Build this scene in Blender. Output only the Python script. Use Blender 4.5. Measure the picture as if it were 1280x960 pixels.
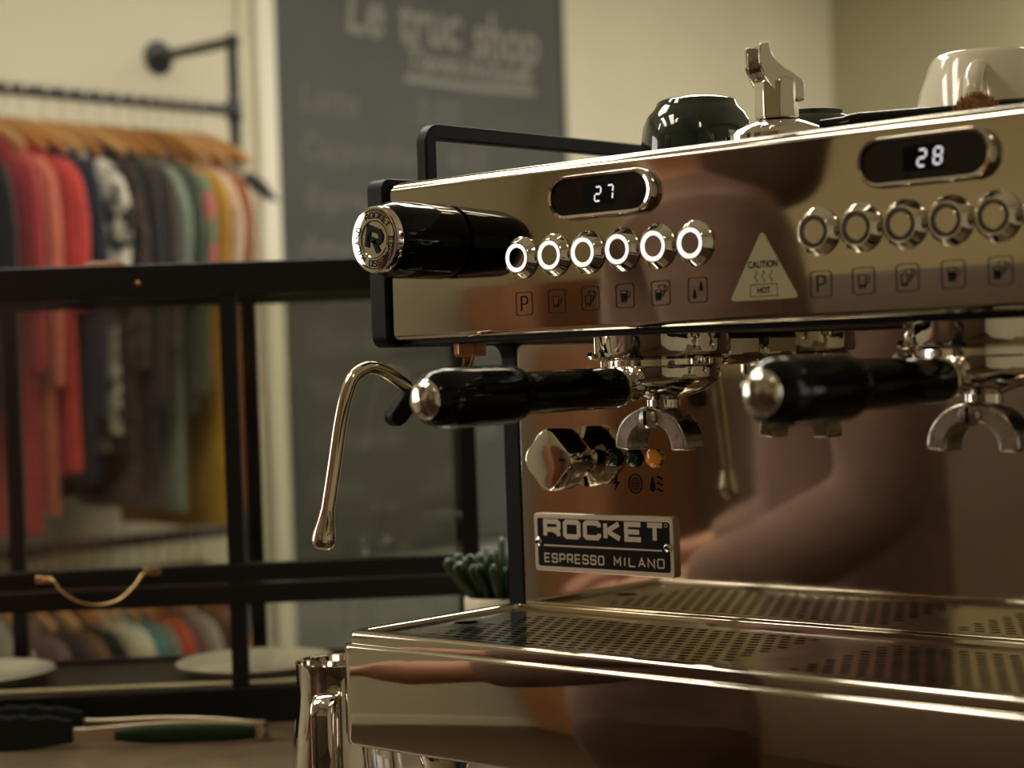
import bpy, bmesh, math, random
from mathutils import Vector, Matrix
from math import sin, cos, pi, radians, sqrt, atan2
random.seed(7)
SC = bpy.context.scene
COL = SC.collection
for o in list(bpy.data.objects): bpy.data.objects.remove(o)

# ------------------------------------------------------------------ camera, light, exposure
cam = bpy.data.cameras.new('camera'); camo = bpy.data.objects.new('camera', cam); COL.objects.link(camo)
cam.sensor_width = 36; cam.lens = 67.5; cam.clip_start = .02
_F = Vector((-.67427671, .73842722, -.00872654)); _R = Vector((.73822883, .673694, -.03397907)); _U = Vector((.01921206, .02935348, .99938445))
m = Matrix((( _R.x, _U.x, -_F.x, 1.03608), (_R.y, _U.y, -_F.y, -1.00359), (_R.z, _U.z, -_F.z, 1.26513), (0, 0, 0, 1)))
camo.matrix_world = m
cam.dof.use_dof = True; cam.dof.focus_distance = 1.38; cam.dof.aperture_fstop = 5.2
SC.camera = camo
SC.view_settings.view_transform = 'Standard'; SC.view_settings.look = 'None'
SC.view_settings.exposure = 0.0; SC.view_settings.gamma = 1.0; SC.view_settings.use_curve_mapping = False
w = bpy.data.worlds.new('world'); SC.world = w; w.use_nodes = True
w.node_tree.nodes['Background'].inputs[0].default_value = (.75, .8, .85, 1); w.node_tree.nodes['Background'].inputs[1].default_value = .6

def area_light(name, loc, rot, sx, sy, power, col):
    l = bpy.data.lights.new(name, 'AREA'); l.shape = 'RECTANGLE'; l.size = sx; l.size_y = sy; l.energy = power; l.color = col
    o = bpy.data.objects.new(name, l); COL.objects.link(o); o.location = loc; o.rotation_euler = rot
    return o
# daylight entering through the shop windows: one in the left wall towards the street, two added in the right wall to light the opposite one
# (wall, along0, along1, z0, z1, power)   metres
WIN = [('L', -2.05, -.85, .95, 2.35, 20), ('R', .75, 2.05, .85, 2.45, 9), ('R', 2.45, 3.75, .85, 2.45, 11)]
for (sd, a, b, z0, z1, p) in WIN:
    area_light('window_daylight', (-2.73 if sd == 'L' else 2.565, (a+b)/2, (z0+z1)/2), (radians(90), 0, radians(-90 if sd == 'L' else 90)), b-a-.1, z1-z0-.1, p, (1, .94, .83))

# ------------------------------------------------------------------ materials
def lin(c):
    if isinstance(c, str):
        c = [int(c[i:i+2], 16)/255 for i in (0, 2, 4)]
        return tuple(x/12.92 if x <= .04045 else ((x+.055)/1.055)**2.4 for x in c)
    return tuple(c)
MATS = {}
def mat(name, col, rough=.5, metal=0, var=0, vscale=20, bump=0, bscale=60, rvar=0, emit=None, es=0, trans=0, coat=0, col2=None, stretch=None, sheen=0, ior=None, spec=None, hard=0):
    if name in MATS: return MATS[name]
    M = bpy.data.materials.new(name); M.use_nodes = True; nt = M.node_tree; N = nt.nodes; L = nt.links
    b = N['Principled BSDF']; c = lin(col)
    b.inputs['Base Color'].default_value = (*c, 1); b.inputs['Roughness'].default_value = rough; b.inputs['Metallic'].default_value = metal
    if trans: b.inputs['Transmission Weight'].default_value = trans
    if spec is not None: b.inputs['Specular IOR Level'].default_value = spec
    if ior: b.inputs['IOR'].default_value = ior
    if coat: b.inputs['Coat Weight'].default_value = coat; b.inputs['Coat Roughness'].default_value = .05
    if sheen: b.inputs['Sheen Weight'].default_value = sheen
    if emit is not None:
        b.inputs['Emission Color'].default_value = (*lin(emit), 1); b.inputs['Emission Strength'].default_value = es
    if var or bump or rvar:
        tc = N.new('ShaderNodeTexCoord'); mp = N.new('ShaderNodeMapping'); L.new(tc.outputs['Object'], mp.inputs[0])
        if stretch: mp.inputs['Scale'].default_value = stretch
    if var:
        n = N.new('ShaderNodeTexNoise'); n.inputs['Scale'].default_value = vscale; n.inputs['Detail'].default_value = 5
        L.new(mp.outputs[0], n.inputs[0])
        r = N.new('ShaderNodeValToRGB'); c2 = lin(col2) if col2 else tuple(x*(1-var) for x in c)
        r.color_ramp.elements[0].position = .35+hard; r.color_ramp.elements[1].position = .65-hard
        r.color_ramp.elements[0].color = (*c2, 1); r.color_ramp.elements[1].color = (*c, 1)
        L.new(n.outputs[0], r.inputs[0]); L.new(r.outputs[0], b.inputs['Base Color'])
    if rvar:
        n = N.new('ShaderNodeTexNoise'); n.inputs['Scale'].default_value = vscale; n.inputs['Detail'].default_value = 6
        L.new(mp.outputs[0], n.inputs[0]); mr = N.new('ShaderNodeMapRange')
        mr.inputs['From Min'].default_value = .3; mr.inputs['From Max'].default_value = .75
        mr.inputs['To Min'].default_value = rough; mr.inputs['To Max'].default_value = rough+rvar
        L.new(n.outputs[0], mr.inputs[0]); L.new(mr.outputs[0], b.inputs['Roughness'])
    if bump:
        n = N.new('ShaderNodeTexNoise'); n.inputs['Scale'].default_value = bscale; n.inputs['Detail'].default_value = 4
        L.new(mp.outputs[0], n.inputs[0]); bp = N.new('ShaderNodeBump'); bp.inputs['Strength'].default_value = bump; bp.inputs['Distance'].default_value = .004
        L.new(n.outputs[0], bp.inputs['Height']); L.new(bp.outputs[0], b.inputs['Normal'])
    MATS[name] = M
    return M
steel = mat('polished_steel', (.64, .585, .50), .03, 1, rvar=.04, vscale=35, bump=.006, bscale=9)
steel_tray = mat('worn_steel', (.52, .47, .39), .09, 1, rvar=.12, vscale=28, bump=.012, bscale=140)
chrome = mat('chrome', (.80, .76, .70), .035, 1)
wandmetal = mat('wand_steel', (.72, .62, .50), .10, 1)
spoutm = mat('cast_spout', (.50, .46, .41), .2, 1, rvar=.15, vscale=90)
black = mat('black_gloss', (.003, .003, .003), .09, spec=.18)
blackm = mat('black_satin', (.006, .005, .004), .42, spec=.14, bump=.03, bscale=900)
blackp = mat('black_paint_frame', (.007, .006, .006), .34, spec=.3)
darkglass = mat('dark_glass', (.006, .005, .004), .06, spec=.35)
print_k = mat('black_print', (.004, .0035, .003), .5, spec=.08)
brass = mat('brass', (.55, .36, .16), .22, 1)
copper = mat('copper_nut', (.52, .26, .15), .3, 1, rvar=.15, vscale=120)
plate_ink = mat('plate_black', (.005, .004, .0035), .35, spec=.12)
plate_metal = mat('plate_steel', (.55, .47, .36), .35, 1, bump=.02, bscale=600)
ring_lit = mat('ring_lit', (1, 1, 1), .4, emit=(1, .98, .94), es=1.0)
ring_off = mat('ring_unlit', (.028, .024, .018), .3, coat=.4)
digit = mat('digit_led', (1, 1, 1), .4, emit=(.80, .80, 1), es=.55)
sticker = mat('sticker_cream', '9a9070', .6, spec=.2)
lamp_g = mat('lamp_green', (.002, .035, .022), .08, coat=.6)
lamp_a = mat('lamp_amber', (.55, .17, .02), .1, coat=.6, emit=(.9, .28, .02), es=.10)
cream = mat('wall_paint', 'd2cab2', .75, var=.06, vscale=2.2, bump=.04, bscale=160)
whitep = mat('white_trim', 'e6dfcc', .5, bump=.03, bscale=60)
ceilm = mat('ceiling_paint', 'e2dac4', .8, bump=.03, bscale=120)
floorm = mat('floor_wood', '46331f', .45, var=.35, vscale=6, stretch=(1, 12, 1), bump=.05, bscale=30)
chalkm = mat('chalkboard_slate', '4a4a47', .62, var=.22, vscale=3, bump=.04, bscale=180)
chalk = mat('chalk', '86847b', .9)
counterm = mat('counter_top', '735f48', .42, var=.35, vscale=24, bump=.06, bscale=200)
counterf = mat('counter_front', '3a2a1c', .5, var=.3, vscale=8, stretch=(1, 1, 8))
woodl = mat('hanger_wood', 'b8834c', .45, var=.3, vscale=9)
woodb = mat('board_wood', 'c9b48a', .5, var=.2, vscale=25, stretch=(1, 8, 1))
whitec = mat('white_ceramic', 'd8cfbb', .12, coat=.5)
potm = mat('white_pot', 'dcd2ba', .35)
greenc = mat('green_glaze', (.006, .013, .010), .08, coat=.7, var=.5, vscale=120, col2=(.012, .026, .02))
leafm = mat('succulent_leaf', (.025, .055, .018), .28, var=.5, vscale=25, coat=.3)
soil = mat('soil', (.02, .014, .009), .95, bump=.6, bscale=200)
pipem = mat('black_pipe', (.018, .018, .018), .4)
silic = mat('black_silicone', (.008, .010, .008), .5, spec=.15)
silicg = mat('green_silicone', (.006, .022, .006), .5, spec=.2)
glassm = None
def glass():
    global glassm
    if glassm: return glassm
    M = bpy.data.materials.new('clear_glass'); M.use_nodes = True; nt = M.node_tree; N = nt.nodes; L = nt.links
    N.remove(N['Principled BSDF']); out = N['Material Output']
    t = N.new('ShaderNodeBsdfTransparent'); t.inputs[0].default_value = (.90, .90, .87, 1)
    g = N.new('ShaderNodeBsdfGlossy'); g.inputs['Roughness'].default_value = .03
    fr = N.new('ShaderNodeFresnel'); fr.inputs[0].default_value = 1.45
    mx = N.new('ShaderNodeMixShader'); L.new(fr.outputs[0], mx.inputs[0]); L.new(t.outputs[0], mx.inputs[1]); L.new(g.outputs[0], mx.inputs[2])
    L.new(mx.outputs[0], out.inputs[0]); glassm = M
    return M

# ------------------------------------------------------------------ builders (all in millimetres; z = 0 is the lower edge of the machine's head)
ZO = 1.288
ORG = {}          # root object -> (origin, local?)
def Wd(p): return Vector((p[0]/1000, p[1]/1000, p[2]/1000+ZO))
def root_of(o):
    while o.parent: o = o.parent
    return o
def tag(o, label=None, cat=None, group=None, kind=None):
    if label: o['label'] = label
    if cat: o['category'] = cat
    if group: o['group'] = group
    if kind: o['kind'] = kind
    return o
def thing(name, label, cat, loc=(0, 0, -388), rz=0, group=None, local=False):
    o = bpy.data.objects.new(name, None); COL.objects.link(o); o.empty_display_size = .05
    o.location = Wd(loc); o.rotation_euler = (0, 0, rz); tag(o, label, cat, group)
    ORG[o] = (Vector(o.location), local)
    return o
def dup(root, name=None, loc=None, label=None, **kw):
    r = root.copy(); COL.objects.link(r)
    if loc is not None: r.location = loc
    if label: r['label'] = label
    for ch in root.children:
        c = ch.copy(); COL.objects.link(c); c.parent = r
        for g in ch.children:
            d = g.copy(); COL.objects.link(d); d.parent = c
    return r
def catmull(P, k=8):
    P = [Vector(p) for p in P]; out = []
    for i in range(len(P)-1):
        a = P[i-1] if i else P[0]*2-P[1]; b = P[i]; c = P[i+1]; d = P[i+2] if i+2 < len(P) else P[-1]*2-P[-2]
        for j in range(k):
            t = j/k
            out.append(.5*((2*b)+(c-a)*t+(2*a-5*b+4*c-d)*t*t+(3*b-a-3*c+d)*t**3))
    out.append(P[-1]); return out
def rrect(x0, x1, y0, y1, r, n=6):
    P = []
    for cx, cy, a in ((x1-r, y1-r, 0), (x0+r, y1-r, 90), (x0+r, y0+r, 180), (x1-r, y0+r, 270)):
        for i in range(n+1): t = radians(a+90*i/n); P.append((cx+r*cos(t), cy+r*sin(t)))
    return P
class MB:
    def __init__(s): s.v = []; s.f = []
    def add(s, vs, fs):
        o = len(s.v); s.v += [Vector(v) for v in vs]; s.f += [tuple(i+o for i in f) for f in fs]; return s
    def box(s, x0, x1, y0, y1, z0, z1):
        return s.add([(x0,y0,z0),(x1,y0,z0),(x1,y1,z0),(x0,y1,z0),(x0,y0,z1),(x1,y0,z1),(x1,y1,z1),(x0,y1,z1)],
                     [(0,3,2,1),(4,5,6,7),(0,1,5,4),(1,2,6,5),(2,3,7,6),(3,0,4,7)])
    def prism(s, poly, a0, a1, fn):
        n = len(poly); vs = [fn(u, v, a0) for u, v in poly]+[fn(u, v, a1) for u, v in poly]
        return s.add(vs, [tuple(range(n-1, -1, -1)), tuple(range(n, 2*n))]+[(i, (i+1) % n, (i+1) % n+n, i+n) for i in range(n)])
    def face(s, poly, fn): return s.add([fn(u, v) for u, v in poly], [tuple(range(len(poly)))])
    def lathe(s, prof, o=(0, 0, 0), ax=(0, 0, 1), n=32, mod=None):
        ax = Vector(ax).normalized(); o = Vector(o); t = Vector((1, 0, 0)) if abs(ax.x) < .8 else Vector((0, 0, 1))
        u = ax.cross(t).normalized(); v = ax.cross(u); vs = []; fs = []
        for j, (r, h) in enumerate(prof):
            for i in range(n):
                a = 2*pi*i/n; rr = r*(1+(mod(a, h) if mod else 0)); vs.append(o+ax*h+(u*cos(a)+v*sin(a))*rr)
        for j in range(len(prof)-1):
            for i in range(n): k = (i+1) % n; fs.append((j*n+i, j*n+k, (j+1)*n+k, (j+1)*n+i))
        if prof[0][0] > 1e-6: fs.append(tuple(range(n-1, -1, -1)))
        if prof[-1][0] > 1e-6: fs.append(tuple((len(prof)-1)*n+i for i in range(n)))
        return s.add(vs, fs)
    def tube(s, P, r, n=12, flat=1.0, up=None):
        P = [Vector(p) for p in P]; R = r if isinstance(r, (list, tuple)) else [r]*len(P); vs = []; fs = []
        prev = None
        for i, p in enumerate(P):
            d = (P[min(i+1, len(P)-1)]-P[max(i-1, 0)]).normalized()
            if prev is None:
                t = Vector(up) if up else (Vector((0, 0, 1)) if abs(d.z) < .9 else Vector((1, 0, 0)))
                u = (t-d*t.dot(d)).normalized()
            else: u = (prev-d*prev.dot(d)).normalized()
            prev = u; v = d.cross(u)
            for k in range(n): a = 2*pi*k/n; vs.append(p+u*cos(a)*R[i]+v*sin(a)*R[i]*flat)
        for j in range(len(P)-1):
            for k in range(n): q = (k+1) % n; fs.append((j*n+k, j*n+q, (j+1)*n+q, (j+1)*n+k))
        fs.append(tuple(range(n-1, -1, -1))); fs.append(tuple((len(P)-1)*n+k for k in range(n)))
        return s.add(vs, fs)
    def ribbon(s, P, w, fn, closed=False):
        P = [Vector((p[0], p[1])) for p in P]; n = len(P); L = []; R = []
        for i, p in enumerate(P):
            a = P[i-1] if (i or closed) else None; b = P[(i+1) % n] if (i < n-1 or closed) else None
            d0 = (p-a).normalized() if a is not None and (p-a).length > 1e-9 else None
            d1 = (b-p).normalized() if b is not None and (b-p).length > 1e-9 else None
            if d0 is None: d0 = d1
            if d1 is None: d1 = d0
            n0 = Vector((-d0.y, d0.x)); n1 = Vector((-d1.y, d1.x)); mm = (n0+n1)
            mm = mm.normalized() if mm.length > 1e-6 else n0
            k = min(1/max(mm.dot(n0), .35), 2.2); q = Vector((0, 0))
            if not closed and i == 0: q = -d1*w*.0
            L.append(p+mm*w/2*k+q); R.append(p-mm*w/2*k+q)
        vs = [fn(*x) for x in L]+[fn(*x) for x in R]; m = n if closed else n-1
        return s.add(vs, [(i, i+n, (i+1) % n+n, (i+1) % n) for i in range(m)])
    def build(s, name, m, parent=None, smooth=35, bev=0, seg=3, solid=0, sub=0, fix=True):
        me = bpy.data.meshes.new(name); org, local = ORG[root_of(parent)] if parent else (Vector((0, 0, 0)), False)
        vs = [(v/1000 if local else Wd(v)-org) for v in s.v]
        me.from_pydata([tuple(v) for v in vs], [], s.f)
        if fix:
            bm = bmesh.new(); bm.from_mesh(me); bmesh.ops.recalc_face_normals(bm, faces=bm.faces); bm.to_mesh(me); bm.free()
        if smooth:
            me.polygons.foreach_set('use_smooth', [True]*len(me.polygons)); me.set_sharp_from_angle(angle=radians(smooth))
        o = bpy.data.objects.new(name, me); COL.objects.link(o); me.materials.append(m)
        if parent: o.parent = parent
        if bev:
            b = o.modifiers.new('bevel', 'BEVEL'); b.width = bev/1000; b.segments = seg; b.limit_method = 'ANGLE'; b.angle_limit = radians(40); b.harden_normals = False
        if solid:
            b = o.modifiers.new('solid', 'SOLIDIFY'); b.thickness = solid/1000; b.offset = -1
        if sub:
            b = o.modifiers.new('sub', 'SUBSURF'); b.levels = sub; b.render_levels = sub
        return o
def struct(name, mb, m, parent=None, label=None, **kw):
    o = mb.build(name, m, parent, **kw)
    if not parent: o['kind'] = 'structure'
    if label: o['label'] = label
    return o
def one(name, mb, m, label, cat, group=None, base=None, **kw):
    """a thing that is a single mesh; its origin at its base"""
    o = mb.build(name, m, None, **kw); tag(o, label, cat, group); return o
# text --------------------------------------------------------------
def text_mesh(body, size, fn, sx=1, bold=0, align='CENTER', shear=0, ext=0):
    cu = bpy.data.curves.new('txt', 'FONT'); cu.body = body; cu.size = size; cu.align_x = align; cu.align_y = 'CENTER'; cu.offset = bold; cu.shear = shear; cu.resolution_u = 3
    ob = bpy.data.objects.new('txt', cu); COL.objects.link(ob)
    dg = bpy.context.evaluated_depsgraph_get(); me = bpy.data.meshes.new_from_object(ob.evaluated_get(dg))
    vs = [fn(v.co.x*sx, v.co.y) for v in me.vertices]; fs = [tuple(p.vertices) for p in me.polygons]
    bpy.data.objects.remove(ob); bpy.data.curves.remove(cu); bpy.data.meshes.remove(me)
    return vs, fs
GL = {  # square stroke letters, box 1 x 1
 'R': [[(0, 0), (0, 1), (.85, 1), (1, .87), (1, .57), (.85, .44), (.14, .44)], [(.6, .44), (.98, .2), (1, 0)]],
 'O': [[(.12, 0), (.88, 0), (1, .12), (1, .88), (.88, 1), (.12, 1), (0, .88), (0, .12)], 'c'],
 'C': [[(1, .72), (1, .88), (.88, 1), (.12, 1), (0, .88), (0, .12), (.12, 0), (.88, 0), (1, .12), (1, .28)]],
 'K': [[(0, 0), (0, 1)], [(.95, 1), (.12, .5), (1, 0)]],
 'E': [[(1, 1), (0, 1), (0, 0), (1, 0)], [(.12, .5), (.9, .5)]],
 'T': [[(0, 1), (1, 1)], [(.5, 1), (.5, 0)]],
 'S': [[(1, .76), (1, .9), (.9, 1), (.1, 1), (0, .9), (0, .6), (.1, .5), (.9, .5), (1, .4), (1, .1), (.9, 0), (.1, 0), (0, .1), (0, .24)]],
 'P': [[(0, 0), (0, 1), (.88, 1), (1, .88), (1, .54), (.88, .42), (.14, .42)]],
 'M': [[(0, 0), (0, 1), (.5, .35), (1, 1), (1, 0)]],
 'I': [[(.5, 0), (.5, 1)]], 'L': [[(0, 1), (0, 0), (1, 0)]],
 'A': [[(0, 0), (.5, 1), (1, 0)], [(.2, .33), (.8, .33)]], 'N': [[(0, 0), (0, 1), (1, 0), (1, 1)]], ' ': []}
def strokes(mb, body, x, y, h, wd, gap, sw, fn):
    for ch in body:
        g = GL[ch]; cw = wd*(.35 if ch == 'I' else 1)
        for k, st in enumerate(g):
            if st == 'c': continue
            mb.ribbon([(x+p[0]*cw, y+p[1]*h) for p in st], sw, (lambda u, v, k=k: (fn(u, v)[0], fn(u, v)[1]-.12*k, fn(u, v)[2])), closed=('c' in g))
        x += cw+gap
    return x

# ------------------------------------------------------------------ the room
FW, BW, LW, RW, CZ = -3200, 4930, -2765, 2600, 1500      # front, back, left, right wall; ceiling height
FL = -1288
struct('floor', MB().box(LW-100, RW+100, FW-100, BW+100, FL-60, FL), floorm)
struct('ceiling', MB().box(LW-100, RW+100, FW-100, BW+100, CZ, CZ+60), ceilm)
def holed_wall(sd, x0, x1, face):
    mb = MB(); ys = FW-100
    for (q, a, b, z0, z1, p) in WIN:
        if q != sd: continue
        a, b, z0, z1 = a*1000, b*1000, z0*1000-1288, z1*1000-1288
        mb.box(x0, x1, ys, a, FL, CZ); mb.box(x0, x1, a, b, FL, z0); mb.box(x0, x1, a, b, z1, CZ); ys = b
    return mb.box(x0, x1, ys, BW+100, FL, CZ)
struct('wall_left', holed_wall('L', LW-100, LW, LW), cream)
struct('wall_back', MB().box(LW-100, RW+100, BW, BW+100, FL, CZ), mat('wall_olive_paint', 'aba385', .75, var=.06, vscale=2.2, bump=.04, bscale=160))  # darker olive tone than the side walls
struct('wall_right', holed_wall('R', RW, RW+100, RW), cream)
struct('wall_front', MB().box(LW-100, RW+100, FW-100, FW, FL, CZ), mat('wall_tan', 'a0906a', .7, var=.1, vscale=2))
for i, (sd, a, b, z0, z1, p) in enumerate(WIN):  # the right wall pair is added to light the wall across the room
    a, b, z0, z1 = a*1000, b*1000, z0*1000-1288, z1*1000-1288
    w0, sg = (LW, 1) if sd == 'L' else (RW, -1)
    t = bpy.data.objects.new('window_%d' % (i+1), None); COL.objects.link(t); t.location = Wd((w0, (a+b)/2, z0)); t['kind'] = 'structure'; ORG[t] = (Vector(t.location), False)
    fr = MB(); wv = 45
    def wb(mb, d0, d1, y0, y1, za, zb): xa, xb = sorted((w0+sg*d0, w0+sg*d1)); return mb.box(xa, xb, y0, y1, za, zb)
    for y0, y1, za, zb in ((a, a+wv, z0, z1), (b-wv, b, z0, z1), (a, b, z0, z0+wv), (a, b, z1-wv, z1), ((a+b)/2-20, (a+b)/2+20, z0, z1)): wb(fr, -70, 10, y0, y1, za, zb)
    fr.build('window_frame', whitep, t, bev=4)
    for y0, y1 in ((a+wv, (a+b)/2-20), ((a+b)/2+20, b-wv)): wb(MB(), -52, -48, y0, y1, z0+wv, z1-wv).build('pane', glass(), t)
    wb(MB(), -5, 60, a-40, b+40, z0-30, z0).build('window_sill', whitep, t, bev=4)
struct('baseboard_left', MB().box(LW, LW+18, FW, 2180, FL, FL+110), whitep, bev=4)
struct('baseboard_back', MB().box(LW+20, RW, BW-18, BW, FL, FL+110), whitep, bev=4)
# white vertical trim boards beside the chalkboard
struct('trim_1', MB().box(LW, LW+26, 2212, 2272, FL, CZ), whitep, bev=5)
struct('trim_2', MB().box(LW, LW+14, 2160, 2190, FL, CZ), cream, bev=4)
d = MB().box(-700, 100, FW+2, FW+30, FL, FL+2050)
dr = struct('door_1', d, mat('door_wood', '3b2415', .4, var=.3, vscale=12, stretch=(8, 1, 1)), bev=5)

# chalkboard --------------------------------------------------------
struct('trim_4', MB().box(LW, LW+10, 2276, 3424, FL, -516), mat('grey_dado_paint', '7f817c', .6, var=.08, vscale=3), bev=2)
cb = thing('chalkboard', 'tall dark slate chalkboard menu with chalk lettering mounted on cream wall', 'chalkboard', (LW, 2850, -505))
MB().box(LW+1, LW+16, 2284, 3416, -505, 1350).build('board', chalkm, cb, bev=2)
fb = MB()
for y0, y1, z0, z1 in ((2276, 2290, -513, 1358), (3408, 3424, -513, 1358), (2276, 3424, -513, -497), (2276, 3424, 1344, 1358)): fb.box(LW+1, LW+22, y0, y1, z0, z1)
fb.build('frame', mat('board_frame', (.05, .05, .048), .5), cb, bev=2)
def wallfn(y0, z0, rot=0):
    return lambda u, v: (LW+17, y0+u*cos(rot)-v*sin(rot), z0+u*sin(rot)+v*cos(rot))
def chalkline(body, y, z, size, name='lettering', sx=1, bold=4, rot=0, shear=.15):
    b = MB(); b.add(*text_mesh(body, size, wallfn(y, z, rot), sx=sx, bold=bold, align='LEFT', shear=shear)); b.build(name, chalk, cb, smooth=0, fix=False)
chalkline('Le', 2525, 950, 185, bold=3, sx=.80)
chalkline('truc', 2725, 945, 185, bold=3, sx=.80)
chalkline('shop', 3020, 930, 185, bold=3, sx=.80)
chalkline('Taxes', 2750, 842, 92, bold=1.5)
chalkline('incluses', 2985, 838, 92, bold=1.5)
b = MB(); b.ribbon([(0, 0), (250, -4), (540, 3)], 18, wallfn(2745, 788)); b.build('underline', chalk, cb, smooth=0, fix=False)
rows = [('Latte   5.00', 700, 100), ('Cappuccino   4.50', 570, 92), ('Espresso   3.00', 440, 90), ('Americano   3.25', 310, 88), ('Mocha   5.25', 185, 88), ('Chai latte   5.00', 60, 88), ('The   3.00', -70, 88), ('Chocolat   4.50', -200, 88), ('Filtre   2.75', -330, 86)]
chalk2 = chalk
chalk_f = mat('chalk_faint', '66655f', .9)
for i, (t, z, s) in enumerate(rows):
    ya = 2350+random.uniform(-8, 25)
    for q, wd_ in enumerate(t.split('   ')):
        b = MB(); b.add(*text_mesh(wd_, s, wallfn(ya+q*(430 if len(t) < 14 else 560), z), bold=1.5, align='LEFT', shear=.15)); b.build('lettering', chalk_f, cb, smooth=0, fix=False)

# ------------------------------------------------------------------ counter
ct = thing('bar_counter', 'brown stone-look bar counter carrying the espresso machine', 'counter', (300, 300, FL))
MB().prism([(1500, -160), (1500, 560), (-470, 560), (-600, 706), (-1190, 104), (-1000, -160)], -428, -388, lambda u, v, a: (u, v, a)).build('worktop', counterm, ct, bev=5)
MB().prism([(1460, -110), (1460, 520), (-490, 520), (-600, 640), (-1130, 104), (-970, -110)], FL, -428, lambda u, v, a: (u, v, a)).build('base', counterf, ct)

# ------------------------------------------------------------------ espresso machine
CX = 333.5
em = thing('espresso_machine', 'two-group polished steel espresso machine with lit buttons on the bar counter', 'espresso machine', (CX, 150, -388))
XA, XB = 0, 667
# side frames (profile in the y-z plane)
def fillet(cy, cz, r, a0, a1, n=6): return [(cy+r*cos(radians(a0+(a1-a0)*i/n)), cz+r*sin(radians(a0+(a1-a0)*i/n))) for i in range(n+1)]
prof = fillet(5, 113, 9, 180, 90)+[(330, 122), (330, -300), (139, -300)]+fillet(127, -17, 12, 0, 90)+fillet(5, 4, 9, 270, 180)
for x0, x1 in ((-19.5, -.5), (XB+.5, XB+19.5)):
    MB().prism(prof, x0, x1, lambda u, v, a: (a, u, v)).build('side_frame', blackm, em, bev=2.5)
# head shell behind the panel and lower body
MB().box(XA, XB, 8, 330, -4, 116).build('head_shell', blackm, em, bev=1)
MB().box(XA, XB, 142, 328, -300, -4).build('body', blackm, em)
MB().box(XA+2, XB-2, 10, 328, 116, 118.5).build('cup_tray', steel_tray, em, bev=.8)
# front panel: profile with rolled top and bottom edges
pp = fillet(7, 110.5, 6.5, 180, 90, 8)+[(13, 117), (13, 114), (8, 114), (4, 110), (4, 5), (9, 2.5), (13, 2.5), (13, 0)]+fillet(4.5, 4.5, 4.5, 270, 180, 6)
pp = [(u if u > .55 else (0.0 if 5 < v < 110 else u), v) for u, v in pp]
MB().prism(pp, XA, XB, lambda u, v, a: (a, u, v)).build('front_panel', steel, em, smooth=30)
# back splash plate
MB().box(XA, XB, 138.5, 141, -222, -4).build('back_plate', steel, em, bev=.6)
# panel helpers
PF = lambda y: (lambda u, v: (u, y, v))
# displays
def pill(cx, cz, hw, hh, n=12):
    r = hh; P = []
    for i in range(n+1): a = radians(-90+180*i/n); P.append((cx+hw-r+r*cos(a), cz+r*sin(a)))
    for i in range(n+1): a = radians(90+180*i/n); P.append((cx-hw+r+r*cos(a), cz+r*sin(a)))
    return P
SEG = {'2': 'abged', '7': 'abc', '8': 'abcdefg'}
def sevenseg(mb, chv, cx, cz, fn, h=9.5, w_=5.0, t=1.25):
    sh = .12
    S = {'a': ((-.5, .5), (.5, .5)), 'g': ((-.5, 0), (.5, 0)), 'd': ((-.5, -.5), (.5, -.5)), 'f': ((-.5, .5), (-.5, 0)), 'e': ((-.5, 0), (-.5, -.5)), 'b': ((.5, .5), (.5, 0)), 'c': ((.5, 0), (.5, -.5))}
    for k in SEG[chv]:
        (x0, y0), (x1, y1) = S[k]
        a = Vector((x0*w_+y0*h*sh, y0*h)); b_ = Vector((x1*w_+y1*h*sh, y1*h)); d_ = (b_-a).normalized(); a += d_*.55; b_ -= d_*.55
        mb.ribbon([(cx+a.x, cz+a.y), (cx+b_.x, cz+b_.y)], t, fn)
for cx, txt in ((209.7, '27'), (457.3, '28')):
    dp = bpy.data.objects.new('display', None); COL.objects.link(dp); dp.parent = em
    outer = pill(cx, 91.7, 45.5, 15.2); inner = pill(cx, 91.7, 42.3, 12.4)
    b = MB(); n = len(outer)
    mid = pill(cx, 91.7, 44.2, 14.2)
    loops = [(outer, 0), (outer, -5.0), (mid, -7.2), (inner, -6.8), (inner, -4.2)]
    vs = []; fs = []
    for P, y in loops: vs += [(u, y, v) for u, v in P]
    for j in range(len(loops)-1):
        for i in range(n): k = (i+1) % n; fs.append((j*n+i, j*n+k, (j+1)*n+k, (j+1)*n+i))
    b.add(vs, fs); b.build('bezel', chrome, dp, smooth=40)
    MB().prism(inner, -1, -5.2, lambda u, v, a: (u, a, v)).build('screen', darkglass, dp)
    b = MB(); b.prism(rrect(cx-14, cx+13, 84.5, 99.5, 2), -5.2, -5.35, lambda u, v, a: (u, a, v)); b.build('display_window', mat('lcd_black', (.001, .001, .001), .3, spec=.1), dp)
    b = MB(); sevenseg(b, txt[0], cx-1.0, 91.9, PF(-5.5)); sevenseg(b, txt[1], cx+9.6, 92.2, PF(-5.5)); b.build('digits', digit, dp, smooth=0, fix=False)
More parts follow.
